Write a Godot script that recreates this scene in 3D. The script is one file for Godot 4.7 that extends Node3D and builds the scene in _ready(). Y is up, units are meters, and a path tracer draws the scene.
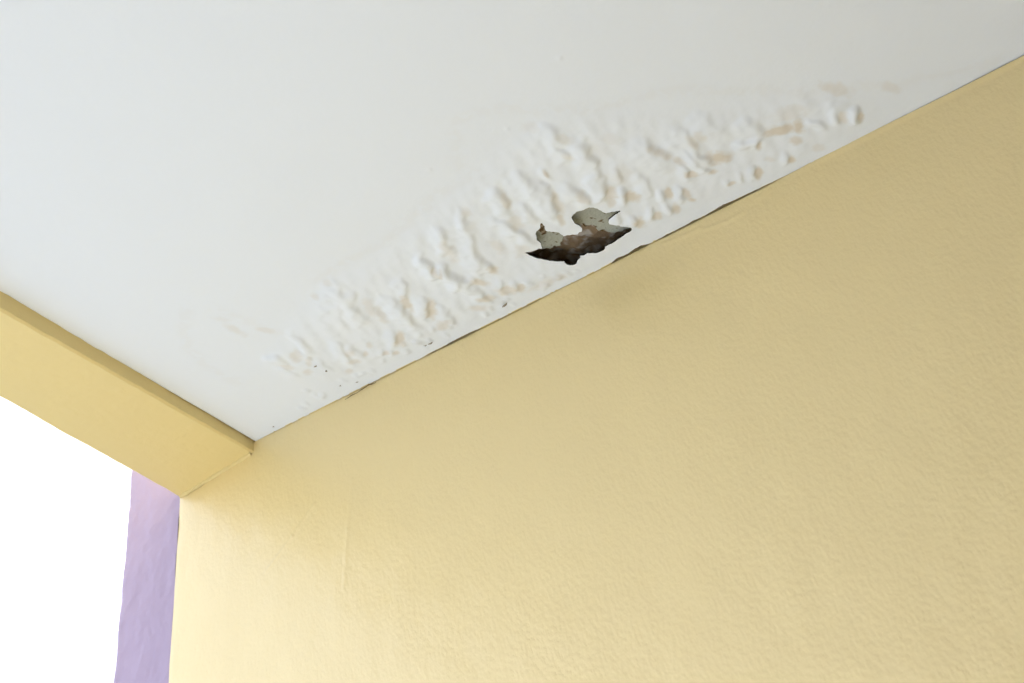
extends Node3D
# A porch corner seen from below: water-damaged white ceiling, yellow rendered wall, yellow edge beam,
# a lilac pillar outside and the bright sky beyond. Metres, y up; origin on the floor under the corner
# where wall (z = 0), ceiling and beam (x = 0) meet. Tables further down are in millimetres.

const CEILING := 2.9
const CELL := 0.0015
const PORCH_DEPTH := 2.4
const LILAC_END := -0.331
const CAMERA_AT := Vector3(1.4065, 1.55, 1.495)

var white_paint: StandardMaterial3D
var yellow_paint: StandardMaterial3D
var yellow_smooth: StandardMaterial3D
var lilac_paint: StandardMaterial3D
var bare_material: StandardMaterial3D


func _ready() -> void:
	camera_and_light()
	materials()
	ceiling_structure()
	wall_structure()
	beam_structure()
	pillar_structure()
	surroundings()


func camera_and_light() -> void:
	var cam := Camera3D.new()
	cam.name = "camera"
	add_child(cam)
	var yaw := deg_to_rad(-29.3208)
	var pitch := deg_to_rad(37.0252)
	var roll := deg_to_rad(-7.4014)
	var forward := Vector3(sin(yaw) * cos(pitch), sin(pitch), -cos(yaw) * cos(pitch))
	var right0 := Vector3(cos(yaw), 0, sin(yaw))
	var up0 := right0.cross(forward)
	var right := right0 * cos(roll) + up0 * sin(roll)
	var up := -right0 * sin(roll) + up0 * cos(roll)
	cam.transform = Transform3D(Basis(right, up, -forward), CAMERA_AT)
	cam.near = 0.02
	cam.far = 300.0
	var lens := CameraAttributesPhysical.new()
	lens.frustum_focal_length = 45.68
	lens.frustum_focus_distance = 2.0
	lens.exposure_aperture = 5.0
	lens.frustum_near = 0.02
	lens.frustum_far = 300.0
	cam.attributes = lens
	cam.current = true

	var env := Environment.new()
	env.background_mode = Environment.BG_SKY
	env.tonemap_mode = Environment.TONE_MAPPER_LINEAR
	env.tonemap_exposure = 1.08
	env.sdfgi_enabled = true
	env.ssao_enabled = true
	env.ssil_enabled = true
	var panorama := PanoramaSkyMaterial.new()
	panorama.panorama = cloud_sky()
	env.sky = Sky.new()
	env.sky.sky_material = panorama
	var world := WorldEnvironment.new()
	world.name = "world"
	world.environment = env
	add_child(world)

	var sun := DirectionalLight3D.new()
	sun.name = "sun"
	sun.light_color = Color(1.0, 0.985, 0.97)
	sun.light_energy = 3.0
	sun.light_angular_distance = 0.6
	sun.shadow_enabled = true
	add_child(sun)
	sun.look_at_from_position(Vector3(-4.5, 8, -1.0), Vector3.ZERO)


func cloud_sky() -> ImageTexture:
	# thin bright cloud over pale blue, the same all the way round
	var n := FastNoiseLite.new()
	n.seed = 11
	n.noise_type = FastNoiseLite.TYPE_SIMPLEX_SMOOTH
	n.frequency = 1.5
	n.fractal_octaves = 4
	var w := 768
	var h := 384
	var im := Image.create(w, h, false, Image.FORMAT_RGBF)
	for j in h:
		var el := PI * (0.5 - (j + 0.5) / h)
		for i in w:
			var az := TAU * (i + 0.5) / w
			var d := Vector3(cos(el) * cos(az), sin(el), cos(el) * sin(az))
			var c := smoothstep(-0.25, 0.35, n.get_noise_3dv(d * Vector3(1, 1.6, 1)))
			var blue := Color(1.50, 1.74, 2.08)
			var white := Color(1.78, 1.82, 1.95)
			im.set_pixel(i, j, blue.lerp(white, c))
	return ImageTexture.create_from_image(im)


func relief(seed_: int, frequency: float, octaves: int, size: int) -> ImageTexture:
	var n := FastNoiseLite.new()
	n.seed = seed_
	n.noise_type = FastNoiseLite.TYPE_SIMPLEX_SMOOTH
	n.frequency = frequency
	n.fractal_octaves = octaves
	var im := n.get_seamless_image(size, size)
	return ImageTexture.create_from_image(im)


func paint(called: String, c: Color, rough: float, gloss: float, bump: ImageTexture, depth_cm: float, metres: float) -> StandardMaterial3D:
	var m := StandardMaterial3D.new()
	m.resource_name = called
	m.albedo_color = c
	m.roughness = rough
	m.metallic_specular = gloss
	m.vertex_color_use_as_albedo = true
	if bump:
		m.heightmap_enabled = true
		m.heightmap_texture = bump
		m.heightmap_scale = depth_cm
		m.uv1_triplanar = true
		m.uv1_world_triplanar = true
		m.uv1_scale = Vector3.ONE / metres
	return m


func materials() -> void:
	var orange_peel := relief(3, 0.036, 3, 1024)
	var brushed := relief(8, 0.012, 4, 1024)
	white_paint = paint("white ceiling paint", Color(0.925, 0.945, 0.965), 0.8, 0.4, brushed, 0.05, 0.6)
	yellow_paint = paint("yellow wall paint", Color(0.96, 0.862, 0.605), 0.4, 0.707, orange_peel, 0.045, 0.4)
	yellow_paint.uv1_scale = Vector3(3.2, 2.1, 3.2)
	yellow_paint.clearcoat_enabled = true
	yellow_paint.clearcoat = 0.8
	yellow_paint.clearcoat_roughness = 0.4
	yellow_smooth = paint("yellow beam paint", Color(0.925, 0.835, 0.575), 0.6, 0.5, brushed, 0.10, 0.4)
	lilac_paint = paint("lilac pillar paint", Color(0.70, 0.625, 0.725), 0.6, 0.5, brushed, 0.15, 0.8)
	bare_material = paint("bare board and mortar", Color.WHITE, 0.95, 0.2, orange_peel, 0.1, 0.35)


# ---------------------------------------------------------------- helpers

func tag(o: Node, label: String, category: String, kind := "structure") -> Node:
	o.set_meta("label", label)
	o.set_meta("category", category)
	o.set_meta("kind", kind)
	return o


func top(called: String, label: String, category: String) -> Node3D:
	var o := Node3D.new()
	o.name = called
	add_child(o, true)
	tag(o, label, category)
	return o


func piece(called: String, mesh: Mesh, m: Material, parent: Node) -> MeshInstance3D:
	var o := MeshInstance3D.new()
	o.name = called
	o.mesh = mesh
	o.material_override = null
	mesh.surface_set_material(0, m)
	o.cast_shadow = GeometryInstance3D.SHADOW_CASTING_SETTING_ON
	parent.add_child(o, true)
	return o


func arrays_mesh(v: PackedVector3Array, n: PackedVector3Array, c: PackedColorArray, idx: PackedInt32Array) -> ArrayMesh:
	var a := []
	a.resize(Mesh.ARRAY_MAX)
	a[Mesh.ARRAY_VERTEX] = v
	a[Mesh.ARRAY_NORMAL] = n
	if c.size():
		a[Mesh.ARRAY_COLOR] = c
	a[Mesh.ARRAY_INDEX] = idx
	var m := ArrayMesh.new()
	m.add_surface_from_arrays(Mesh.PRIMITIVE_TRIANGLES, a)
	return m


func box(lo: Vector3, hi: Vector3, bevel := 0.004) -> ArrayMesh:
	# a box with chamfered edges
	var st := SurfaceTool.new()
	st.begin(Mesh.PRIMITIVE_TRIANGLES)
	st.set_smooth_group(-1)
	st.set_color(Color.WHITE)
	var c := (lo + hi) / 2
	var e := (hi - lo) / 2
	var b := minf(bevel, minf(e.x, minf(e.y, e.z)) * 0.4)
	for axis in 3:
		var u := (axis + 1) % 3
		var w := (axis + 2) % 3
		for s in [-1.0, 1.0]:
			var q := []
			for k in [[-1, -1], [1, -1], [1, 1], [-1, 1]]:
				var p := Vector3.ZERO
				p[axis] = s * e[axis]
				p[u] = k[0] * (e[u] - b)
				p[w] = k[1] * (e[w] - b)
				q.append(p)
			face(st, q, c)
			for s2 in [-1.0, 1.0]:      # edge chamfers between faces axis and u
				var r := []
				for k in [[0, -1], [0, 1], [1, 1], [1, -1]]:
					var p := Vector3.ZERO
					p[axis] = s * (e[axis] - (b if k[0] else 0.0))
					p[u] = s2 * (e[u] - (0.0 if k[0] else b))
					p[w] = k[1] * (e[w] - b)
					r.append(p)
				face(st, r, c)
	for sx in [-1.0, 1.0]:
		for sy in [-1.0, 1.0]:
			for sz in [-1.0, 1.0]:
				var s := Vector3(sx, sy, sz)
				face(st, [s * (e - Vector3(0, b, b)), s * (e - Vector3(b, 0, b)), s * (e - Vector3(b, b, 0))], c)
	st.generate_normals()
	return st.commit()


func face(st: SurfaceTool, q: Array, at: Vector3) -> void:
	# winds a convex face so that it looks away from the box's middle (clockwise)
	var n: Vector3 = (q[1] - q[0]).cross(q[2] - q[0])
	var m := Vector3.ZERO
	for p in q:
		m += p
	if n.dot(m) > 0:
		q.reverse()
	for k in range(1, q.size() - 1):
		for p in [q[0], q[k], q[k + 1]]:
			st.add_vertex(p + at)


func to_poly(rows: Array) -> PackedVector2Array:
	var p := PackedVector2Array()
	for r in rows:
		p.append(Vector2(r[0], r[1]) * 0.001)
	return p


func torn(p: PackedVector2Array) -> PackedVector2Array:
	# a torn edge: every side broken into short crooked ones
	var n := noise(36, 0.006, 3)
	var o := PackedVector2Array()
	for k in p.size():
		var a := p[k]
		var b := p[(k + 1) % p.size()]
		var steps := maxi(int(a.distance_to(b) / 0.0025), 1)
		for s in steps:
			var q := a.lerp(b, s / float(steps))
			o.append(q + Vector2(n.get_noise_2dv(q), n.get_noise_2dv(q + Vector2(9, 4))) * 0.0016)
	return o


func near_on(poly: PackedVector2Array, p: Vector2) -> Vector2:
	var best := poly[0]
	var d := 1e9
	for k in poly.size():
		var q := Geometry2D.get_closest_point_to_segment(p, poly[k], poly[(k + 1) % poly.size()])
		var l := q.distance_squared_to(p)
		if l < d:
			d = l
			best = q
	return best


func noise(seed_: int, wavelength: float, octaves := 3) -> FastNoiseLite:
	var n := FastNoiseLite.new()
	n.seed = seed_
	n.noise_type = FastNoiseLite.TYPE_SIMPLEX_SMOOTH
	n.frequency = 1.0 / wavelength
	n.fractal_octaves = octaves
	return n


# ---------------------------------------------------------------- ceiling

func ceiling_structure() -> void:
	var root := top("ceiling", "white plaster ceiling, blistered by water and broken open along the yellow wall", "ceiling")
	var x0 := 0.0
	var x1 := 1.56
	var z1 := 0.48
	var nx := int(round((x1 - x0) / CELL)) + 1
	var nz := int(round(z1 / CELL)) + 1
	var sag := PackedFloat32Array()      # how far the skin hangs below the ceiling plane
	sag.resize(nx * nz)
	var tan_share := PackedFloat32Array()
	tan_share.resize(nx * nz)

	# extent of the blistered area, softened
	var outline := to_poly(DAMAGE_OUTLINE)
	var coarse := 8
	var cw := nx / coarse + 2
	var ch := nz / coarse + 2
	var soft := PackedFloat32Array()
	soft.resize(cw * ch)
	for j in ch:
		for i in cw:
			var p := Vector2(x0 + i * coarse * CELL, j * coarse * CELL)
			var d := p.distance_to(near_on(outline, p))
			soft[j * cw + i] = smoothstep(-0.018, 0.028, d if Geometry2D.is_point_in_polygon(p, outline) else -d)

	var folds := noise(21, 0.042, 2)
	var lumps := noise(22, 0.020, 3)
	var grain := noise(23, 0.007, 2)
	var broad := noise(24, 0.30, 2)
	for j in nz:
		var z := j * CELL
		for i in nx:
			var x := x0 + i * CELL
			var fi := float(i) / coarse
			var fj := float(j) / coarse
			var a := int(fi)
			var b := int(fj)
			var k := b * cw + a
			var m := lerpf(lerpf(soft[k], soft[k + 1], fi - a), lerpf(soft[k + cw], soft[k + cw + 1], fi - a), fj - b)
			var edge := smoothstep(x1, x1 - 0.1, x) * smoothstep(z1, z1 - 0.1, z)
			var s := 0.0
			if m > 0.0:
				s = m * (0.0030 + 0.0021 * folds.get_noise_2d(x * 0.96 - z * 0.26, (x * 0.26 + z * 0.96) * 0.38) + 0.0005 * lumps.get_noise_2d(x, z * 0.7) + 0.00012 * grain.get_noise_2d(x, z))
			s += 0.0012 * broad.get_noise_2d(x, z) * edge
			sag[j * nx + i] = s
	var warp := [noise(26, 0.045, 2), noise(27, 0.045, 2), noise(28, 0.020, 2)]
	for r in RIDGES:
		add_ridge(sag, nx, nz, x0, r, warp)
	for pass_ in 7:
		sag = softened(sag, nx, nz)
	var ragged := noise(31, 0.022, 3)
	for r in STAINS_AND_SHADE:  # tan patches: water stains mixed with painted shade beside the blisters
		add_stain_shade(tan_share, nx, nz, x0, r, ragged)
	var ring_noise := noise(33, 0.05, 3)
	for line in RINGS:
		add_ring(tan_share, nx, nz, x0, to_poly(line), ring_noise)

	# the crack along the wall: how far the skin stays clear of it
	var gap_noise := noise(35, 0.05, 3)
	var hole := torn(to_poly(HOLE_OUTLINE))
	var hole_box := Rect2(hole[0], Vector2.ZERO)
	for p in hole:
		hole_box = hole_box.expand(p)
	hole_box = hole_box.grow(0.01)
	var v := PackedVector3Array()
	var nn := PackedVector3Array()
	var cc := PackedColorArray()
	v.resize(nx * nz)
	nn.resize(nx * nz)
	cc.resize(nx * nz)
	var inside := PackedByteArray()
	inside.resize(nx * nz)
	var white := Color(1, 1, 1)
	var stain_shade := Color(0.80, 0.66, 0.47)  # tan for water stains and for the painted shade of the blisters
	var yellow := Color(1.0, 0.78, 0.32)
	var lap := noise(37, 0.03, 3)
	for j in nz:
		for i in nx:
			var k := j * nx + i
			var x := x0 + i * CELL
			var z := j * CELL
			var y := CEILING - sag[k]
			var zz := z
			if z < 0.03:
				var g := gap_at(x, gap_noise)
				zz = g + z * (1.0 - g / 0.03)
			v[k] = Vector3(x, y, zz)
			var il := maxi(i - 1, 0)
			var ir := mini(i + 1, nx - 1)
			var jl := maxi(j - 1, 0)
			var jr := mini(j + 1, nz - 1)
			var gx := (sag[j * nx + ir] - sag[j * nx + il]) / ((ir - il) * CELL)
			var gz := (sag[jr * nx + i] - sag[jl * nx + i]) / ((jr - jl) * CELL)
			nn[k] = Vector3(-gx, -1, -gz).normalized()
			var c := white.lerp(stain_shade, clampf(tan_share[k], 0, 1))
			# the wall's yellow was brushed a little way over the edge here and there
			if zz < 0.0016 + 0.0022 * lap.get_noise_1d(x) and x > 0.02:
				c = yellow
			cc[k] = c
			if hole_box.has_point(Vector2(x, z)) and Geometry2D.is_point_in_polygon(Vector2(x, z), hole):
				inside[k] = 1
	# cells of the hole are left out and the rim is drawn onto its outline
	var idx := PackedInt32Array()
	var gone := {}
	for j in nz - 1:
		for i in nx - 1:
			var k := j * nx + i
			if inside[k] + inside[k + 1] + inside[k + nx] + inside[k + nx + 1] >= 3:
				gone[k] = true
				continue
			idx.append_array([k, k + nx, k + 1, k + 1, k + nx, k + nx + 1])
	var rim := {}
	for k: int in gone:
		for e in [[k, k + 1, k - nx], [k + nx + 1, k + nx, k + nx], [k + nx, k, k - 1], [k + 1, k + nx + 1, k + 1]]:
			if not gone.has(e[2]):
				rim[e[0]] = e[1]
	for k: int in rim:
		for q in [k, rim[k]]:
			var p := Vector2(v[q].x, v[q].z)
			var o := near_on(hole, p)
			if o.distance_to(p) < CELL * 1.6:
				v[q] = Vector3(o.x, v[q].y, o.y)
	# torn edge: the skin is three millimetres thick
	for k: int in rim:
		var a: Vector3 = v[k]
		var b: Vector3 = v[rim[k]]
		var lift := Vector3(0, 0.0028, 0)
		var side := (b - a).cross(Vector3.UP).normalized()
		var at := v.size()
		for p in [a, b, b + lift, a + lift]:
			v.append(p)
			nn.append(side)
			cc.append(Color(0.86, 0.80, 0.68))
		idx.append_array([at, at + 1, at + 2, at, at + 2, at + 3])
	piece("blistered_plaster", arrays_mesh(v, nn, cc, idx), white_paint, root)

	# the sound remainder of the ceiling
	piece("sound_plaster", box(Vector3(0, CEILING, z1), Vector3(4.0, CEILING + 0.012, PORCH_DEPTH), 0.0), white_paint, root)
	piece("sound_plaster", box(Vector3(x1, CEILING, 0.0), Vector3(4.0, CEILING + 0.012, z1), 0.0), white_paint, root)

	cavity(root, hole_box)
	shade_chips(root)


func gap_at(x: float, n: FastNoiseLite) -> float:
	var g := 0.0
	g = maxf(g, bumpf(x, 0.400, 0.500, 0.02) * 0.0028)
	g = maxf(g, bumpf(x, 0.775, 0.835, 0.012) * 0.0046)
	g = maxf(g, bumpf(x, 0.860, 1.060, 0.04) * 0.0030)
	g = maxf(g, bumpf(x, 1.080, 1.200, 0.05) * 0.0014)
	return g * clampf(1.0 + 0.9 * n.get_noise_1d(x), 0.2, 2.0)


func bumpf(x: float, a: float, b: float, s: float) -> float:
	return smoothstep(a - s, a + s, x) * smoothstep(b + s, b - s, x)


func add_ridge(sag: PackedFloat32Array, nx: int, nz: int, x0: float, r: Array, warp: Array) -> void:
	# a blister: gentle towards the open side of the porch (-x), steep on the other
	var a := Vector2(r[0], r[1]) * 0.001
	var b := Vector2(r[2], r[3]) * 0.001
	var w: float = r[4] * 0.00125
	var high: float = r[5] * 0.0013
	var along := b - a
	var length := maxf(along.length(), 1e-4)
	var u := along / length
	var n := Vector2(-u.y, u.x)
	if n.x < 0:
		n = -n
	var reach := w * 1.8 + 0.008
	var i0 := maxi(int((minf(a.x, b.x) - reach - x0) / CELL), 0)
	var i1 := mini(int((maxf(a.x, b.x) + reach - x0) / CELL) + 1, nx - 1)
	var j0 := maxi(int((minf(a.y, b.y) - reach) / CELL), 0)
	var j1 := mini(int((maxf(a.y, b.y) + reach) / CELL) + 1, nz - 1)
	for j in range(j0, j1 + 1):
		for i in range(i0, i1 + 1):
			var g := Vector2(x0 + i * CELL, j * CELL)
			var bend := Vector2(warp[0].get_noise_2d(g.x, g.y), warp[1].get_noise_2d(g.x, g.y)) * minf(w, 0.012) * 0.8
			var p := g + bend - a
			var t := p.dot(u)
			var side := p.dot(n)
			var over := absf(t - length * 0.5) / (length * 0.5 + w)
			var across := side / (w * (0.8 if side > 0 else 1.6))
			var d: float = sqrt(across * across + pow(over, 3.0)) + 0.09 * warp[2].get_noise_2d(g.x, g.y)
			d = maxf(d, 0.0)
			if d < 1.0:
				var q := 1.0 - d * d
				sag[j * nx + i] += high * q * q


func softened(h: PackedFloat32Array, nx: int, nz: int) -> PackedFloat32Array:
	var o := h.duplicate()
	for j in range(1, nz - 1):
		for i in range(1, nx - 1):
			var k := j * nx + i
			o[k] = (2.0 * h[k] + h[k - 1] + h[k + 1] + h[k - nx] + h[k + nx]) / 6.0
	return o


func add_stain_shade(share: PackedFloat32Array, nx: int, nz: int, x0: float, r: Array, n: FastNoiseLite) -> void:
	var o := Vector2(r[0], r[1]) * 0.001
	var t := Transform2D(Vector2(r[2], r[3]) * 0.001, Vector2(r[4], r[5]) * 0.001, o)
	var inv := t.affine_inverse()
	var reach := (absf(r[2]) + absf(r[4])) * 0.0015
	var reach_z := (absf(r[3]) + absf(r[5])) * 0.0015
	for j in range(maxi(int((o.y - reach_z) / CELL), 0), mini(int((o.y + reach_z) / CELL) + 1, nz - 1) + 1):
		for i in range(maxi(int((o.x - reach - x0) / CELL), 0), mini(int((o.x + reach - x0) / CELL) + 1, nx - 1) + 1):
			var p := Vector2(x0 + i * CELL, j * CELL)
			var d := (inv * p).length() + 0.40 * n.get_noise_2d(p.x, p.y)
			var s: float = r[6] * smoothstep(1.28, 0.30, d) * 0.70
			share[j * nx + i] = maxf(share[j * nx + i], s)


func add_ring(share: PackedFloat32Array, nx: int, nz: int, x0: float, line: PackedVector2Array, n: FastNoiseLite) -> void:
	for k in line.size() - 1:
		var a := line[k]
		var b := line[k + 1]
		var lo := Vector2(minf(a.x, b.x), minf(a.y, b.y)) - Vector2.ONE * 0.02
		var hi := Vector2(maxf(a.x, b.x), maxf(a.y, b.y)) + Vector2.ONE * 0.02
		for j in range(maxi(int(lo.y / CELL), 0), mini(int(hi.y / CELL) + 1, nz - 1) + 1):
			for i in range(maxi(int((lo.x - x0) / CELL), 0), mini(int((hi.x - x0) / CELL) + 1, nx - 1) + 1):
				var p := Vector2(x0 + i * CELL, j * CELL)
				p += Vector2(n.get_noise_2d(p.x, p.y), n.get_noise_2d(p.x + 3.0, p.y)) * 0.008
				var d := p.distance_to(Geometry2D.get_closest_point_to_segment(p, a, b))
				share[j * nx + i] = maxf(share[j * nx + i], 0.055 * smoothstep(0.016, 0.002, d) * smoothstep(-0.45, 0.1, n.get_noise_2d(p.y * 2.0, p.x * 2.0)))


func cavity(root: Node, around: Rect2) -> void:
	# the old board behind the skin, broken off raggedly, and the crumbling mortar above it
	var lo := around.position - Vector2(0.11, 0.0)
	var hi := around.end + Vector2(0.11, 0.12)
	lo.y = 0.003
	var cell := 0.002
	var nx := int((hi.x - lo.x) / cell) + 1
	var nz := int((hi.y - lo.y) / cell) + 1
	var outline := to_poly(BOARD_OUTLINE)
	var rough := noise(41, 0.012, 3)
	var patch := noise(42, 0.02, 4)
	var browns := []
	for b in BOARD_STAINS:
		browns.append(to_poly(b))
	var v := PackedVector3Array()
	var c := PackedColorArray()
	var n := PackedVector3Array()
	var keep := PackedByteArray()
	for j in nz:
		for i in nx:
			var p := lo + Vector2(i, j) * cell
			var wob := p + Vector2(rough.get_noise_2d(p.x, p.y), rough.get_noise_2d(p.x + 5.0, p.y)) * 0.0035
			var y := CEILING + 0.016 + 0.0004 * rough.get_noise_2d(p.x, p.y)
			v.append(Vector3(p.x, y, p.y))
			n.append(Vector3.DOWN)
			var col := Color(0.42, 0.43, 0.36)
			if patch.get_noise_2d(p.x * 1.4, p.y * 1.4) > 0.49:
				col = Color(0.16, 0.11, 0.06)
			for b in browns:
				if Geometry2D.is_point_in_polygon(wob, b):
					col = Color(0.13, 0.085, 0.04) if patch.get_noise_2d(p.x * 1.6, p.y * 1.6) < 0.12 else Color(0.36, 0.29, 0.20)
			c.append(col)
			keep.append(1 if Geometry2D.is_point_in_polygon(wob, outline) else 0)
	var idx := PackedInt32Array()
	for j in nz - 1:
		for i in nx - 1:
			var k := j * nx + i
			if keep[k] + keep[k + 1] + keep[k + nx] + keep[k + nx + 1] >= 3:
				idx.append_array([k, k + nx, k + 1, k + 1, k + nx, k + nx + 1])
				for e in [[k, k + 1, -nx], [k + nx, k + nx + 1, nx], [k, k + nx, -1], [k + 1, k + nx + 1, 1]]:
					var o: int = k + int(e[2])
					if o < 0 or o + nx + 1 >= nx * nz or keep[o] + keep[o + 1] + keep[o + nx] + keep[o + nx + 1] < 3:
						var at := v.size()
						var a: Vector3 = v[e[0]]
						var b2: Vector3 = v[e[1]]
						for q in [a, b2, b2 + Vector3(0, 0.007, 0), a + Vector3(0, 0.007, 0)]:
							v.append(q)
							n.append(Vector3(0, -0.3, -1).normalized())
							c.append(Color(0.30, 0.23, 0.16))
						idx.append_array([at, at + 1, at + 2, at, at + 2, at + 3])
	piece("old_board", arrays_mesh(v, n, c, idx), bare_material, root)

	var st := SurfaceTool.new()
	st.begin(Mesh.PRIMITIVE_TRIANGLES)
	var deep := noise(43, 0.03, 3)
	var cell2 := 0.004
	nx = int((hi.x - lo.x) / cell2) + 1
	nz = int((hi.y - lo.y) / cell2) + 1
	for j in nz:
		for i in nx:
			var p := lo + Vector2(i, j) * cell2
			var f := deep.get_noise_2d(p.x, p.y)
			var g := patch.get_noise_2d(p.x, p.y)
			st.set_color(Color(0.29, 0.205, 0.125).lerp(Color(0.50, 0.45, 0.38), smoothstep(0.0, 0.3, g)))
			st.add_vertex(Vector3(p.x, CEILING + 0.036 + 0.008 * f, p.y))
	for j in nz - 1:
		for i in nx - 1:
			var k := j * nx + i
			for q in [k, k + nx, k + 1, k + 1, k + nx, k + nx + 1]:
				st.add_index(q)
	st.generate_normals()
	piece("crumbling_mortar", st.commit(), bare_material, root)
	# the unpainted masonry behind the crack and inside the cavity
	nx = 400
	st = SurfaceTool.new()
	st.begin(Mesh.PRIMITIVE_TRIANGLES)
	var ny := 16
	for j in ny:
		for i in nx:
			var x := 1.6 * i / (nx - 1)
			var y := CEILING + 0.002 + j * 0.0045
			st.set_color(Color(0.42, 0.32, 0.22).lerp(Color(0.55, 0.48, 0.40), smoothstep(-0.1, 0.4, patch.get_noise_2d(x, y))))
			st.add_vertex(Vector3(x, y, 0.002 + 0.0025 * deep.get_noise_2d(x, y)))
	for j in ny - 1:
		for i in nx - 1:
			var k := j * nx + i
			for q in [k, k + nx, k + 1, k + 1, k + nx, k + nx + 1]:
				st.add_index(q)
	st.generate_normals()
	piece("bare_masonry", st.commit(), bare_material, root)


func shade_chips(root: Node) -> void:
	# small curled pieces, coloured dark for the shadowed holes in the paint: x, z, length, width (mm), turn, drop (mm)
	var m := StandardMaterial3D.new()
	m.resource_name = "dark shade chip"
	m.albedo_color = Color(0.55, 0.52, 0.47)
	m.roughness = 0.9
	for f in [[581, 34, 15, 5, 65, 6.5], [425, 30, 11, 4, 80, 4.5], [415, 31, 6, 3, 80, 4.5], [240, 112, 8, 3.5, 70, 7], [244, 88, 7, 3.5, 30, 6], [230, 34, 5, 3, 60, 1.5], [259, 23, 6, 2.5, 85, 1.5], [58, 16, 5, 4, 60, 1]]:
		var st := SurfaceTool.new()
		st.begin(Mesh.PRIMITIVE_TRIANGLES)
		var l: float = f[2] * 0.001
		var w: float = f[3] * 0.001
		for k in 7:
			var t := k / 6.0
			var half := w * 0.5 * sin(PI * clampf(t * 0.92 + 0.06, 0, 1))
			for s in [-1.0, 1.0]:
				st.add_vertex(Vector3(s * half, -0.0016 * sin(t * 2.2) - 0.0004, (t - 0.5) * l))
			for s in [-1.0, 1.0]:
				st.add_vertex(Vector3(s * half, -0.0016 * sin(t * 2.2), (t - 0.5) * l))
		for k in 6:
			var a := k * 4
			for q in [[a, a + 4, a + 5, a + 1], [a + 2, a + 3, a + 7, a + 6], [a, a + 2, a + 6, a + 4], [a + 1, a + 5, a + 7, a + 3]]:
				for e in [q[0], q[1], q[2], q[0], q[2], q[3]]:
					st.add_index(e)
		st.generate_normals()
		var o := piece("shade_chip", st.commit(), m, root)
		o.position = Vector3(f[0] * 0.001, CEILING - f[5] * 0.001, f[1] * 0.001)
		o.rotation_degrees = Vector3(0, f[4], 8)


# ---------------------------------------------------------------- wall

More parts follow.
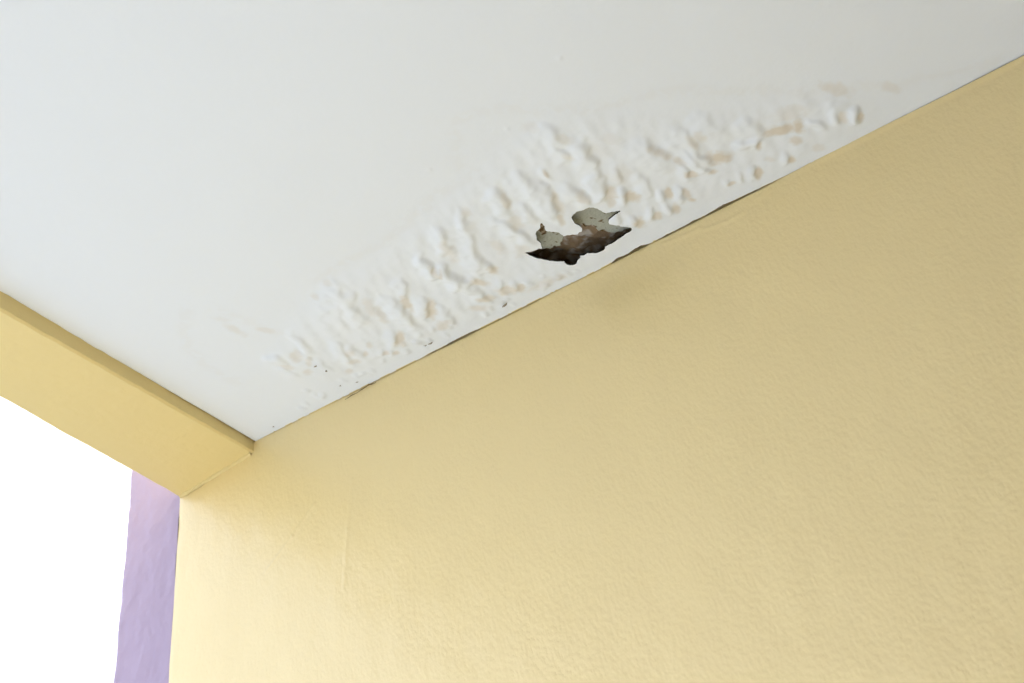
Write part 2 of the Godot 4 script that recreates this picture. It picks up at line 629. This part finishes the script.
func wall_structure() -> void:
	var root := top("wall_back", "yellow rendered wall with orange-peel texture under the damaged ceiling", "wall")
	var cell := 0.003
	var x0 := -0.19
	var x1 := 1.62
	var y0 := 1.9
	var nx := int((x1 - x0) / cell) + 1
	var ny := int((CEILING + 0.0015 - y0) / cell) + 1
	var wavy := noise(51, 0.35, 3)
	var trowel := noise(52, 0.06, 3)
	var v := PackedVector3Array()
	var n := PackedVector3Array()
	var idx := PackedInt32Array()
	var off := PackedFloat32Array()
	off.resize(nx * ny)
	var run := [Vector2(0.2235, 2.7219), Vector2(0.2109, 2.63), Vector2(0.1989, 2.5244)]
	var scratch := [[Vector2(0.865, 2.887), Vector2(0.90, 2.8835), Vector2(0.927, 2.883)], [Vector2(0.935, 2.876), Vector2(0.968, 2.8712), Vector2(1.0, 2.872)], [Vector2(1.03, 2.886), Vector2(1.0495, 2.889)], [Vector2(0.03, 2.62), Vector2(0.09, 2.665), Vector2(0.14, 2.71)]]
	for j in ny:
		for i in nx:
			var p := Vector2(x0 + i * cell, y0 + j * cell)
			var d := 0.0022 * wavy.get_noise_2d(p.x, p.y) + 0.0006 * trowel.get_noise_2d(p.x, p.y * 0.6)
			# paint run
			for k in 2:
				var q := Geometry2D.get_closest_point_to_segment(p, run[k], run[k + 1])
				d += 0.0007 * smoothstep(0.005, 0.001, p.distance_to(q))
			if p.y > 2.86 or p.x < 0.2:
				for s: Array in scratch:
					for k in s.size() - 1:
						var q := Geometry2D.get_closest_point_to_segment(p, s[k], s[k + 1])
						d += 0.0009 * smoothstep(0.0045, 0.001, p.distance_to(q))
			# rounded filler where wall meets ceiling, right of the hole
			d += 0.003 * smoothstep(CEILING - 0.010, CEILING - 0.001, p.y) * smoothstep(1.06, 1.2, p.x)
			if p.x < x0 + 0.012:
				d -= 0.0008 * pow(1.0 - (p.x - x0) / 0.012, 2)      # worn arris at the wall's end
			off[j * nx + i] = d
	for j in ny:
		for i in nx:
			var k := j * nx + i
			v.append(Vector3(x0 + i * cell, y0 + j * cell, off[k]))
			var gx := (off[j * nx + mini(i + 1, nx - 1)] - off[j * nx + maxi(i - 1, 0)]) / (2 * cell)
			var gy := (off[mini(j + 1, ny - 1) * nx + i] - off[maxi(j - 1, 0) * nx + i]) / (2 * cell)
			n.append(Vector3(-gx, -gy, 1).normalized())
	for j in ny - 1:
		for i in nx - 1:
			var k := j * nx + i
			idx.append_array([k, k + nx, k + 1, k + 1, k + nx, k + nx + 1])
	piece("rendered_face", arrays_mesh(v, n, PackedColorArray(), idx), yellow_paint, root)
	piece("masonry", box(Vector3(x0, 0, -0.2), Vector3(4.2, CEILING + 0.2, -0.004), 0.003), yellow_paint, root)
	piece("lower_render", box(Vector3(x0, 0, -0.004), Vector3(4.0, y0, 0.0), 0.0), yellow_paint, root)
	piece("far_render", box(Vector3(x1 - 0.003, y0, -0.004), Vector3(4.0, CEILING + 0.02, 0.0), 0.0), yellow_paint, root)

	# hairline crack in the render by the ceiling
	var m := StandardMaterial3D.new()
	m.resource_name = "dirt in the crack"
	m.albedo_color = Color(0.50, 0.38, 0.20)
	m.roughness = 1.0
	var pts := [Vector2(0.215, 2.8905), Vector2(0.231, 2.893), Vector2(0.243, 2.8925), Vector2(0.252, 2.8945), Vector2(0.262, 2.8955), Vector2(0.270, 2.8975), Vector2(0.278, 2.895), Vector2(0.286, 2.8945)]
	var wide := [0.0003, 0.0011, 0.0006, 0.0012, 0.0007, 0.0013, 0.0009, 0.0003]
	var st := SurfaceTool.new()
	st.begin(Mesh.PRIMITIVE_TRIANGLES)
	for k in pts.size():
		for s in [-1.0, 1.0]:
			st.add_vertex(Vector3(pts[k].x, pts[k].y + s * wide[k], 0.0028))
	for k in pts.size() - 1:
		var a := k * 2
		for q in [a, a + 1, a + 2, a + 2, a + 1, a + 3]:
			st.add_index(q)
	st.generate_normals()
	piece("hairline_crack", st.commit(), m, root)


# ---------------------------------------------------------------- beam

func beam_structure() -> void:
	var root := top("beam", "yellow edge beam under the ceiling beside the sky, its inner face ochre", "beam")
	var st := SurfaceTool.new()
	st.begin(Mesh.PRIMITIVE_TRIANGLES)
	var rag := noise(61, 0.05, 3)
	var rag2 := noise(62, 0.30, 2)
	var stations := 420
	var rings := []
	for k in stations:
		var z := -0.004 + PORCH_DEPTH * pow(k / float(stations - 1), 1.6)
		var s := minf(z, 0.9)
		var inner_y := CEILING - 0.0233 - 0.0180 * s + 0.0010 * rag.get_noise_1d(z)
		var outer_y := CEILING - 0.0418 + 0.0375 * s + 0.0016 * rag2.get_noise_1d(z)
		var inner_x := -0.004 + 0.0016 * rag.get_noise_1d(z + 7.0) + 0.009 * minf(s, 0.6)
		var outer_x := -0.19 + 0.0016 * rag.get_noise_1d(z + 17.0)
		var b := 0.003
		rings.append([Vector3(inner_x + 0.002, CEILING + 0.2, z), Vector3(inner_x + 0.001, inner_y + b, z), Vector3(inner_x - b, inner_y, z), Vector3(lerpf(inner_x, outer_x, 0.33), lerpf(inner_y, outer_y, 0.33) + 0.0010 * rag2.get_noise_2d(z, 2.0), z), Vector3(lerpf(inner_x, outer_x, 0.66), lerpf(inner_y, outer_y, 0.66) + 0.0010 * rag2.get_noise_2d(z, 5.0), z), Vector3(outer_x + b, outer_y, z), Vector3(outer_x, outer_y + b, z), Vector3(outer_x, CEILING + 0.5, z), Vector3(inner_x, CEILING + 0.5, z)])
	var quads := [[0, 1, 1], [1, 2, 0], [2, 3, 2], [3, 4, 2], [4, 5, 2], [5, 6, 0], [6, 7, 3], [7, 8, 4], [8, 0, 5]]
	for q in quads:
		st.set_smooth_group(q[2])
		for k in stations - 1:
			var a: Vector3 = rings[k][q[0]]
			var b: Vector3 = rings[k][q[1]]
			var c: Vector3 = rings[k + 1][q[1]]
			var d: Vector3 = rings[k + 1][q[0]]
			for p in [a, c, b, a, d, c]:
				st.add_vertex(p)
	st.generate_normals()
	piece("beam_body", st.commit(), yellow_smooth, root)

	# uneven bead of filler in the joint between beam and wall
	var bead := SurfaceTool.new()
	bead.begin(Mesh.PRIMITIVE_TRIANGLES)
	var count := 60
	for k in count:
		var t := k / float(count - 1)
		var at := Vector3(lerpf(-0.008, -0.186, t), lerpf(CEILING - 0.0235, CEILING - 0.0415, t), 0.0005)
		var r := 0.0035 + 0.0022 * rag.get_noise_1d(t * 0.5)
		for s in 7:
			var a := PI * 0.5 * s / 6.0
			bead.add_vertex(at + Vector3(0, -cos(a) * r * 1.2, sin(a) * r * 1.4))
	for k in count - 1:
		for s in 6:
			var a := k * 7 + s
			for q in [a, a + 1, a + 7, a + 7, a + 1, a + 8]:
				bead.add_index(q)
	bead.generate_normals()
	piece("filler_bead", bead.commit(), yellow_smooth, root)


func pillar_structure() -> void:
	var root := top("pillar", "lilac painted end of the wall outside the beam, against the bright sky", "pillar")
	var cell := 0.003
	var wavy := noise(71, 0.07, 3)
	var trowel := noise(72, 0.02, 2)
	var line := noise(73, 0.04, 3)
	var v := PackedVector3Array()
	var n := PackedVector3Array()
	var idx := PackedInt32Array()
	var x0 := LILAC_END
	var x1 := -0.1905
	var nx := int((x1 - x0) / cell) + 2
	var y0 := 2.2
	var ny := 300
	var off := PackedFloat32Array()
	for j in ny:
		for i in nx:
			var x := x0 + i * cell
			var y := y0 + j * cell
			var d := 0.0026 * wavy.get_noise_2d(x, y * 0.7) + 0.0005 * trowel.get_noise_2d(x, y)
			if x < x0 + 0.006:
				d -= 0.002 * pow(1.0 - (x - x0) / 0.006, 2)
			off.append(d)
	for j in ny:
		for i in nx:
			var y := y0 + j * cell
			v.append(Vector3(minf(x0 + i * cell, x1 + 0.0012 * line.get_noise_1d(y)), y, off[j * nx + i] - 0.0012))
			var gx := (off[j * nx + mini(i + 1, nx - 1)] - off[j * nx + maxi(i - 1, 0)]) / (2 * cell)
			var gy := (off[mini(j + 1, ny - 1) * nx + i] - off[maxi(j - 1, 0) * nx + i]) / (2 * cell)
			n.append(Vector3(-gx, -gy, 1).normalized())
	for j in ny - 1:
		for i in nx - 1:
			var k := j * nx + i
			idx.append_array([k, k + nx, k + 1, k + 1, k + nx, k + nx + 1])
	piece("rendered_face", arrays_mesh(v, n, PackedColorArray(), idx), lilac_paint, root)
	piece("shaft", box(Vector3(x0, 0, -0.2), Vector3(-0.191, 3.6, -0.006), 0.002), lilac_paint, root)


# ---------------------------------------------------------------- out of the frame

func surroundings() -> void:
	var concrete := paint("grey concrete", Color(0.75, 0.76, 0.77), 0.85, 0.4, null, 0, 1)
	var tiles := paint("pale floor tiles", Color(0.85, 0.86, 0.865), 0.7, 0.4, null, 0, 1)
	var asphalt := paint("asphalt", Color(0.43, 0.45, 0.47), 0.9, 0.3, null, 0, 1)
	var boards := paint("dark dimming boards", Color(0.42, 0.36, 0.30), 0.7, 0.4, null, 0, 1)  # invented dark surface that lets the light fall off to the right
	var slab := top("roof", "concrete roof slab over the porch, above the ceiling", "roof")
	piece("slab", box(Vector3(-0.19, CEILING + 0.075, -4.0), Vector3(4.2, CEILING + 0.25, PORCH_DEPTH + 0.2)), concrete, slab)
	var fl := top("floor", "pale tiled porch floor below the frame", "floor")
	piece("slab", box(Vector3(-0.6, -0.1, -0.2), Vector3(4.2, 0, PORCH_DEPTH + 0.2)), tiles, fl)
	var ground := top("ground", "asphalt yard outside the porch", "ground")
	piece("paving", box(Vector3(-40, -0.3, -40), Vector3(40, -0.1, 40)), asphalt, ground)
	var right := top("wall_right", "unseen end wall of the porch to the right, made dark to dim that side", "wall")
	piece("dimming_panel", box(Vector3(2.4, 0, 0), Vector3(2.6, CEILING + 0.08, PORCH_DEPTH)), boards, right)
	var front := top("wall_front", "added unseen wall behind the viewer, dark to shape the light", "wall")
	piece("dimming_panel", box(Vector3(0.8, 0, PORCH_DEPTH), Vector3(2.6, CEILING + 0.08, PORCH_DEPTH + 0.2)), boards, front)  # added out of view to keep the right side dim


# ---------------------------------------------------------------- measured places on the ceiling, mm from corner and wall

const RIDGES := [
	[401.5, 249.8, 374.5, 151.1, 17.0, 5.5],
	[380.0, 248.8, 338.6, 154.1, 14.0, 3.0],
	[266.3, 203.5, 258.8, 129.1, 9.0, 3.5],
	[193.9, 179.4, 207.5, 152.1, 10.0, 4.0],
	[183.4, 142.8, 193.3, 102.7, 7.0, 2.5],
	[244.9, 156.5, 241.4, 121.8, 6.0, 3.0],
	[252.7, 119.4, 248.1, 77.1, 6.0, 2.5],
	[308.8, 144.2, 284.8, 67.7, 12.0, 3.5],
	[320.8, 111.5, 310.8, 75.2, 7.0, 2.5],
	[440.5, 176.3, 431.1, 72.7, 12.0, 6.0],
	[482.2, 193.2, 469.8, 150.8, 9.0, 4.0],
	[543.9, 216.7, 535.4, 160.3, 10.0, 5.5],
	[556.5, 180.8, 545.4, 105.3, 11.0, 5.0],
	[485.8, 136.9, 460.6, 89.7, 9.0, 4.5],
	[494.5, 102.0, 483.8, 48.0, 9.0, 3.5],
	[393.8, 98.3, 373.8, 64.5, 9.0, 4.5],
	[348.6, 68.1, 340.6, 52.5, 5.0, 2.5],
	[360.1, 57.9, 352.1, 42.2, 5.0, 2.5],
	[602.0, 258.2, 589.8, 183.7, 14.0, 5.5],
	[652.1, 262.4, 641.4, 213.0, 8.0, 4.0],
	[641.5, 242.4, 587.6, 108.8, 13.0, 5.0],
	[683.0, 219.0, 699.8, 120.9, 9.0, 4.5],
	[719.9, 267.4, 709.2, 211.4, 12.0, 5.5],
	[616.0, 155.1, 611.2, 114.5, 8.0, 4.0],
	[556.0, 174.8, 563.0, 56.1, 11.0, 5.5],
	[576.1, 131.7, 574.4, 106.9, 6.0, 3.0],
	[604.8, 93.9, 597.7, 60.1, 7.0, 3.5],
	[621.9, 72.6, 618.0, 49.2, 6.0, 3.0],
	[775.4, 232.0, 760.0, 154.1, 16.0, 6.0],
	[799.3, 260.9, 796.2, 228.4, 6.0, 3.5],
	[810.2, 208.5, 811.1, 145.9, 12.0, 5.0],
	[871.7, 268.9, 856.4, 192.0, 15.0, 5.5],
	[856.4, 192.0, 829.9, 141.5, 11.0, 5.0],
	[846.0, 320.2, 849.1, 287.4, 14.0, 3.0],
	[836.1, 277.7, 836.7, 251.1, 11.0, 3.0],
	[761.6, 270.8, 759.1, 229.0, 13.0, 4.0],
	[735.4, 209.5, 726.5, 170.6, 9.0, 3.5],
	[846.9, 161.2, 837.1, 135.5, 6.0, 3.5],
	[869.4, 142.4, 857.5, 115.6, 8.0, 5.0],
	[914.6, 104.6, 909.1, 75.1, 6.5, 4.5],
	[936.2, 86.6, 933.3, 54.8, 6.5, 4.5],
	[906.0, 66.1, 901.2, 43.9, 6.0, 4.0],
	[880.0, 73.5, 872.5, 50.2, 6.0, 4.0],
	[850.3, 77.9, 842.5, 54.6, 6.0, 4.0],
	[835.5, 102.2, 828.8, 78.2, 6.0, 3.5],
	[962.1, 125.8, 960.4, 99.9, 7.0, 4.0],
	[938.1, 209.0, 950.7, 146.0, 18.0, 4.0],
	[998.3, 185.1, 992.1, 154.2, 14.0, 3.5],
	[977.0, 150.9, 987.8, 93.6, 9.0, 4.5],
	[990.6, 144.9, 1000.3, 104.9, 9.0, 4.0],
	[990.0, 108.0, 989.4, 86.7, 5.0, 3.0],
	[1050.1, 111.5, 1077.8, 104.4, 7.0, 3.5],
	[1074.2, 107.3, 1068.9, 85.5, 5.0, 3.5],
	[1046.6, 55.7, 1039.0, 28.9, 5.5, 4.0],
	[1097.0, 46.4, 1093.5, 27.6, 5.5, 3.5],
	[1026.6, 55.8, 1021.8, 32.0, 4.0, 3.0],
	[1002.0, 54.1, 999.8, 39.1, 4.0, 2.5],
	[1032.9, 33.9, 1031.6, 23.8, 3.0, 2.0],
	[1071.9, 150.0, 1090.0, 120.0, 14.0, 2.5],
	[1155.9, 88.8, 1166.8, 54.5, 6.5, 4.0],
	[1191.1, 82.6, 1186.5, 56.2, 7.0, 3.5],
	[1216.5, 64.4, 1208.2, 35.8, 7.0, 5.0],
	[1177.8, 103.3, 1209.7, 82.3, 9.0, 2.0],
	[905.6, 151.0, 893.9, 105.0, 9.0, 3.5],
	[881.2, 192.9, 875.7, 159.4, 8.0, 3.0],
	[1029.5, 194.8, 1035.3, 154.8, 16.0, 2.5],
	[666.7, 53.3, 667.4, 45.8, 3.1, 1.7],
	[404.9, 25.1, 408.4, 15.5, 4.6, 1.5],
	[449.4, 62.1, 447.4, 46.6, 4.0, 1.9],
	[571.9, 24.9, 572.2, 16.9, 5.2, 1.3],
	[594.7, 56.4, 597.4, 46.6, 5.2, 1.2],
	[588.8, 22.4, 589.6, 13.6, 3.5, 1.7],
	[655.2, 34.4, 658.4, 26.8, 4.1, 2.3],
	[301.2, 37.0, 299.0, 24.5, 4.3, 1.5],
	[173.7, 63.6, 176.5, 54.8, 3.9, 2.5],
	[426.1, 60.9, 426.0, 53.2, 4.9, 2.1],
	[587.1, 40.7, 589.6, 32.8, 3.3, 2.2],
	[555.4, 37.5, 554.2, 28.1, 4.0, 2.3],
	[407.4, 52.2, 407.1, 38.2, 5.5, 2.2],
	[652.7, 28.1, 652.8, 14.3, 4.0, 2.0],
	[476.5, 61.2, 478.2, 54.3, 3.0, 1.8],
	[568.0, 59.2, 566.2, 47.8, 5.5, 1.5],
	[661.2, 28.2, 662.4, 23.2, 5.1, 2.4],
	[244.4, 46.0, 246.1, 38.6, 4.4, 1.3],
	[688.0, 32.7, 689.0, 27.6, 3.0, 1.5],
	[389.3, 61.0, 386.9, 48.3, 4.1, 2.1],
	[686.2, 35.0, 685.6, 24.2, 4.5, 2.2],
	[482.3, 50.5, 481.4, 43.5, 3.1, 1.4],
	[282.8, 32.3, 286.1, 29.1, 4.5, 2.4],
	[377.0, 38.4, 377.8, 28.1, 5.0, 2.5],
	[404.2, 51.9, 405.7, 41.3, 3.6, 2.4],
	[485.6, 51.9, 485.9, 43.8, 4.2, 1.3],
	[178.8, 46.7, 178.5, 34.3, 3.1, 2.0],
	[473.0, 46.9, 472.1, 35.4, 4.4, 1.9],
	[539.7, 32.5, 540.2, 21.4, 3.5, 2.6],
	[636.4, 59.2, 638.4, 52.5, 3.7, 1.3],
	[150.3, 35.0, 147.0, 24.5, 4.7, 1.5],
	[182.2, 32.5, 180.4, 20.9, 4.4, 1.8],
	[332.2, 43.7, 329.2, 32.7, 4.8, 1.6],
	[273.4, 37.4, 276.4, 27.8, 3.9, 1.4],
	[131.8, 27.1, 133.7, 20.5, 4.5, 2.6],
	[702.2, 31.2, 703.1, 18.0, 3.3, 2.4],
	[419.3, 54.8, 420.9, 46.0, 4.3, 1.3],
	[640.8, 54.1, 641.8, 46.1, 5.4, 1.7],
	[700.1, 38.0, 701.8, 31.2, 3.1, 1.6],
	[288.6, 26.4, 288.3, 16.7, 3.1, 1.4],
	[715.7, 27.0, 718.0, 15.5, 3.3, 1.8],
	[644.8, 22.9, 648.6, 14.1, 4.7, 1.6],
	[456.4, 33.1, 454.5, 16.5, 3.2, 1.9],
	[269.8, 40.7, 267.9, 27.0, 3.5, 1.7],
	[425.9, 38.8, 425.2, 25.4, 3.8, 1.8],
	[189.6, 39.8, 185.7, 25.7, 4.4, 2.0],
	[669.0, 358.5, 668.9, 355.9, 2.6, 1.3],
	[802.8, 353.2, 802.8, 350.7, 2.6, 1.3],
	[284.9, 344.2, 284.4, 341.4, 2.6, 1.3],
	[308.8, 557.0, 308.3, 554.7, 2.6, 1.3],
	[628.3, 523.0, 628.2, 520.7, 2.6, 1.3],
	[929.9, 416.2, 930.0, 413.9, 2.6, 1.3],
	[201.4, 568.9, 200.8, 566.5, 2.6, 1.3]
]
const DAMAGE_OUTLINE := [[178.8, 177.7], [239.1, 187.6], [305.3, 225.7], [396.0, 257.9], [460.3, 257.0], [537.3, 259.3], [639.1, 293.2], [744.8, 314.1], [833.8, 330.2], [892.5, 316.6], [963.2, 253.9], [1016.2, 200.6], [1079.9, 183.2], [1152.6, 153.1], [1209.3, 111.9], [1237.2, 50.0], [1220.6, 23.2], [1166.7, 31.2], [1113.2, 27.5], [1049.3, 14.7], [990.9, 35.1], [946.2, 32.3], [880.0, 40.9], [827.1, 43.4], [758.2, 20.6], [645.7, 25.2], [528.7, 30.1], [429.8, 37.2], [324.3, 40.1], [230.3, 61.4], [183.1, 111.8]]
const STAINS_AND_SHADE := [  # water stains and shaded blister sides, both coloured in as tan
	[407.0, 168.0, 11.2, 0.5, -10.4, -30.1, 0.35],
	[407.9, 142.9, 9.7, 1.5, -7.6, -28.0, 0.40],
	[459.5, 142.7, 9.5, 1.5, -6.4, -25.4, 0.75],
	[477.9, 99.1, 8.3, -5.4, -16.2, -24.4, 0.85],
	[391.7, 71.0, 7.6, -6.7, -13.7, -17.7, 0.85],
	[349.7, 55.8, 5.1, -4.5, -5.3, -6.7, 0.60],
	[362.5, 44.4, 5.1, -4.6, -5.3, -6.8, 0.60],
	[304.5, 99.8, 7.6, -6.7, -7.2, -8.7, 0.35],
	[294.6, 74.3, 10.2, -9.1, -5.5, -6.7, 0.40],
	[268.0, 55.3, 6.4, -5.8, -5.6, -6.8, 0.40],
	[342.2, 92.6, 5.1, -4.5, -7.0, -8.7, 0.40],
	[322.5, 76.2, 3.8, -3.4, -5.4, -6.6, 0.50],
	[230.6, 150.4, 8.8, -7.8, -13.1, -14.9, 0.45],
	[237.6, 125.2, 5.0, -4.5, -11.3, -13.0, 0.40],
	[215.6, 102.3, 6.4, -5.7, -7.7, -8.9, 0.45],
	[199.9, 135.9, 5.8, -13.2, -6.5, -5.4, 0.40],
	[542.0, 177.2, 7.5, 2.6, -1.4, -17.1, 0.60],
	[544.9, 165.1, 3.6, -3.1, -8.8, -11.9, 0.55],
	[587.0, 198.5, 14.4, 3.5, -4.8, -34.3, 0.35],
	[657.7, 252.0, 8.6, 2.0, -1.4, -12.1, 0.35],
	[615.2, 117.5, 4.7, -11.8, -8.7, -7.8, 0.75],
	[579.6, 105.8, 9.9, -18.8, -6.9, -6.9, 0.70],
	[604.1, 57.9, 19.2, -12.5, -8.0, -13.4, 0.70],
	[623.2, 48.0, 7.5, -6.5, -8.5, -12.9, 0.80],
	[720.5, 236.2, 8.1, 0.3, -4.3, -18.6, 0.45],
	[707.6, 189.5, 13.2, 0.6, -4.9, -21.5, 0.45],
	[566.2, 63.6, 15.1, -9.9, -5.5, -8.9, 0.70],
	[651.3, 159.1, 2.7, -23.7, -10.7, -6.1, 0.35],
	[538.4, 49.8, 15.1, -13.2, -6.1, -8.7, 0.50],
	[469.2, 53.6, 17.3, -3.0, -6.5, -14.7, 0.50],
	[798.3, 245.6, 4.0, 1.2, -0.5, -13.7, 0.70],
	[777.8, 179.6, 7.8, -0.5, -8.0, -29.9, 0.55],
	[762.4, 146.2, 5.9, -1.9, -6.9, -17.1, 0.60],
	[814.3, 168.9, 3.2, -19.0, -9.7, -5.8, 0.45],
	[852.0, 145.8, 8.3, -7.0, -11.2, -19.1, 0.70],
	[843.1, 127.6, 6.0, -5.0, -6.8, -11.6, 0.60],
	[872.6, 117.2, 10.8, -9.0, -7.7, -13.6, 0.90],
	[921.2, 87.8, 7.7, -0.4, -3.1, -15.5, 0.90],
	[942.0, 64.7, 6.4, 2.0, -0.1, -17.5, 0.80],
	[941.7, 50.6, 3.9, -8.2, -4.2, -4.6, 0.80],
	[912.7, 48.9, 8.0, 0.6, -1.9, -13.7, 0.80],
	[883.1, 53.2, 6.1, -5.2, -5.6, -10.2, 0.80],
	[853.2, 57.6, 5.3, -11.7, -9.0, -9.4, 0.85],
	[967.0, 102.7, 8.1, -13.1, -5.1, -6.4, 0.80],
	[952.3, 173.9, 12.8, -28.5, -5.4, -5.3, 0.45],
	[966.8, 138.0, 6.9, -14.0, -5.3, -5.7, 0.45],
	[1001.2, 162.2, 0.2, -18.1, -7.5, -2.2, 0.45],
	[1015.7, 105.6, 17.7, -11.3, -5.9, -13.9, 1.00],
	[995.2, 84.7, 6.7, -3.2, -2.3, -6.2, 0.70],
	[1074.8, 91.1, 4.7, -3.9, -5.3, -11.4, 0.80],
	[1049.5, 36.8, 6.0, -5.0, -7.5, -16.0, 1.00],
	[1101.0, 29.6, 6.0, -5.0, -4.4, -9.9, 0.90],
	[1006.3, 42.1, 6.8, -3.2, -1.9, -5.4, 0.70],
	[1114.9, 97.1, 26.0, -12.5, -3.8, -12.1, 1.00],
	[1138.1, 88.2, 8.2, -6.7, -6.6, -15.1, 1.00],
	[1121.8, 65.5, 9.5, -7.8, -4.2, -9.6, 0.70],
	[1196.3, 60.8, 7.1, -5.8, -5.4, -13.3, 0.60],
	[1218.3, 45.4, 4.7, -3.9, -5.3, -13.4, 0.90],
	[1210.4, 118.2, 18.2, -22.3, -6.5, -11.3, 0.50],
	[1273.6, 69.3, 12.4, -15.1, -5.3, -10.0, 0.35],
	[1137.4, 119.0, 29.2, -9.7, -4.4, -18.2, 0.30],
	[1013.1, 162.8, 2.6, -17.1, -8.8, -4.6, 0.40],
	[907.8, 244.3, 13.7, -11.2, -8.1, -13.9, 0.20],
	[880.0, 166.9, 18.8, -15.7, -12.9, -22.4, 0.20],
	[676.2, 122.4, 12.2, -10.4, -10.6, -16.1, 0.35],
	[658.9, 30.6, 34.2, -1.5, -3.6, -12.1, 0.35],
	[687.2, 29.4, 13.6, -0.6, -3.5, -12.1, 0.40],
	[886.2, 236.3, 22.9, -18.9, -10.4, -17.6, 0.12],
	[828.2, 334.8, 11.1, -9.1, -6.4, -9.8, 0.20],
	[858.0, 285.2, 8.5, -17.4, -6.9, -6.3, 0.30],
	[842.2, 254.4, 5.7, -11.9, -5.6, -5.2, 0.30],
	[357.0, 248.8, 6.0, -5.2, -6.6, -7.7, 0.35],
	[395.2, 261.8, 7.1, -6.2, -6.4, -7.5, 0.25],
	[238.8, 231.3, 10.7, -19.1, -6.1, -5.2, 0.30],
	[201.9, 267.5, 1.8, -26.7, -8.8, -4.6, 0.30],
	[204.4, 300.3, 10.4, -16.4, -6.0, -5.0, 0.15],
	[1144.1, 23.4, 9.6, -7.9, -4.2, -9.9, 0.30],
	[1075.5, 53.4, 7.2, -6.0, -3.6, -7.8, 0.30]
]
const RINGS := [
	[[1419, 17], [1288, 67], [1166, 146], [1054, 241], [1008, 274], [926, 303], [880, 335], [814, 389], [784, 409], [760, 409], [736, 389], [716, 358], [707, 326], [718, 301]],
	[[718, 301], [676, 313], [631, 307], [569, 288], [511, 275], [446, 281], [382, 278]],
	[[183, 359], [139, 322], [109, 276], [96, 228], [100, 177], [107, 155]],
	[[217, 329], [234, 266], [257, 196]]
]
const HOLE_OUTLINE := [[675.6, 117.0], [683.9, 113.1], [690.6, 112.2], [699.2, 110.7], [702.6, 106.6], [707.3, 119.5], [707.5, 129.1], [713.3, 143.5], [719.6, 147.7], [726.6, 149.4], [732.1, 158.0], [735.1, 157.3], [733.5, 147.3], [729.5, 137.4], [737.9, 130.3], [743.2, 121.9], [745.4, 110.4], [754.7, 104.5], [763.5, 97.8], [767.1, 101.7], [773.2, 100.3], [777.2, 107.6], [777.1, 116.1], [774.3, 123.0], [774.3, 131.7], [777.0, 138.7], [783.1, 142.9], [792.9, 143.9], [800.1, 140.8], [809.0, 140.3], [815.8, 134.6], [818.7, 125.9], [820.6, 117.6], [823.1, 110.3], [834.8, 106.8], [844.5, 101.9], [842.3, 100.1], [834.1, 101.8], [826.7, 98.7], [819.1, 95.7], [814.7, 90.0], [816.8, 83.7], [824.8, 73.8], [824.8, 69.7], [837.3, 55.3], [834.2, 48.6], [821.5, 47.8], [803.7, 45.3], [793.9, 44.6], [783.5, 46.8], [778.0, 39.5], [763.5, 41.1], [753.1, 51.6], [745.7, 49.1], [739.9, 53.3], [737.7, 47.8], [730.5, 45.9], [725.8, 39.7], [720.8, 39.9], [715.8, 45.5], [713.0, 50.7], [713.7, 59.5], [703.0, 67.5], [693.7, 79.5], [683.5, 97.5], [678.5, 108.5]]
const BOARD_OUTLINE := [[619.1, 78.2], [660.7, 95.9], [681.3, 93.7], [692.8, 87.0], [706.4, 77.9], [709.3, 80.6], [713.6, 75.8], [716.4, 74.5], [721.2, 74.5], [728.0, 82.6], [735.6, 89.9], [745.1, 99.4], [760.7, 97.7], [771.3, 99.6], [770.8, 93.0], [772.4, 87.8], [776.3, 86.5], [782.8, 83.7], [785.7, 76.6], [782.6, 67.6], [785.0, 61.6], [790.2, 60.4], [793.3, 53.8], [799.0, 47.4], [804.7, 41.0], [814.9, 38.2], [829.4, 34.9], [848.3, 31.3], [928.5, 139.5], [808.6, 272.5], [682.0, 220.6]]
const BOARD_STAINS := [
	[[708.4, 118.8], [725.3, 146.8], [730.7, 142.2], [717.8, 114.7], [711.9, 116.7]],
	[[767.7, 97.6], [774.2, 94.8], [788.8, 77.9], [782.6, 65.6], [793.6, 62.2], [792.1, 51.7], [768.6, 59.9], [752.8, 73.3]]
]
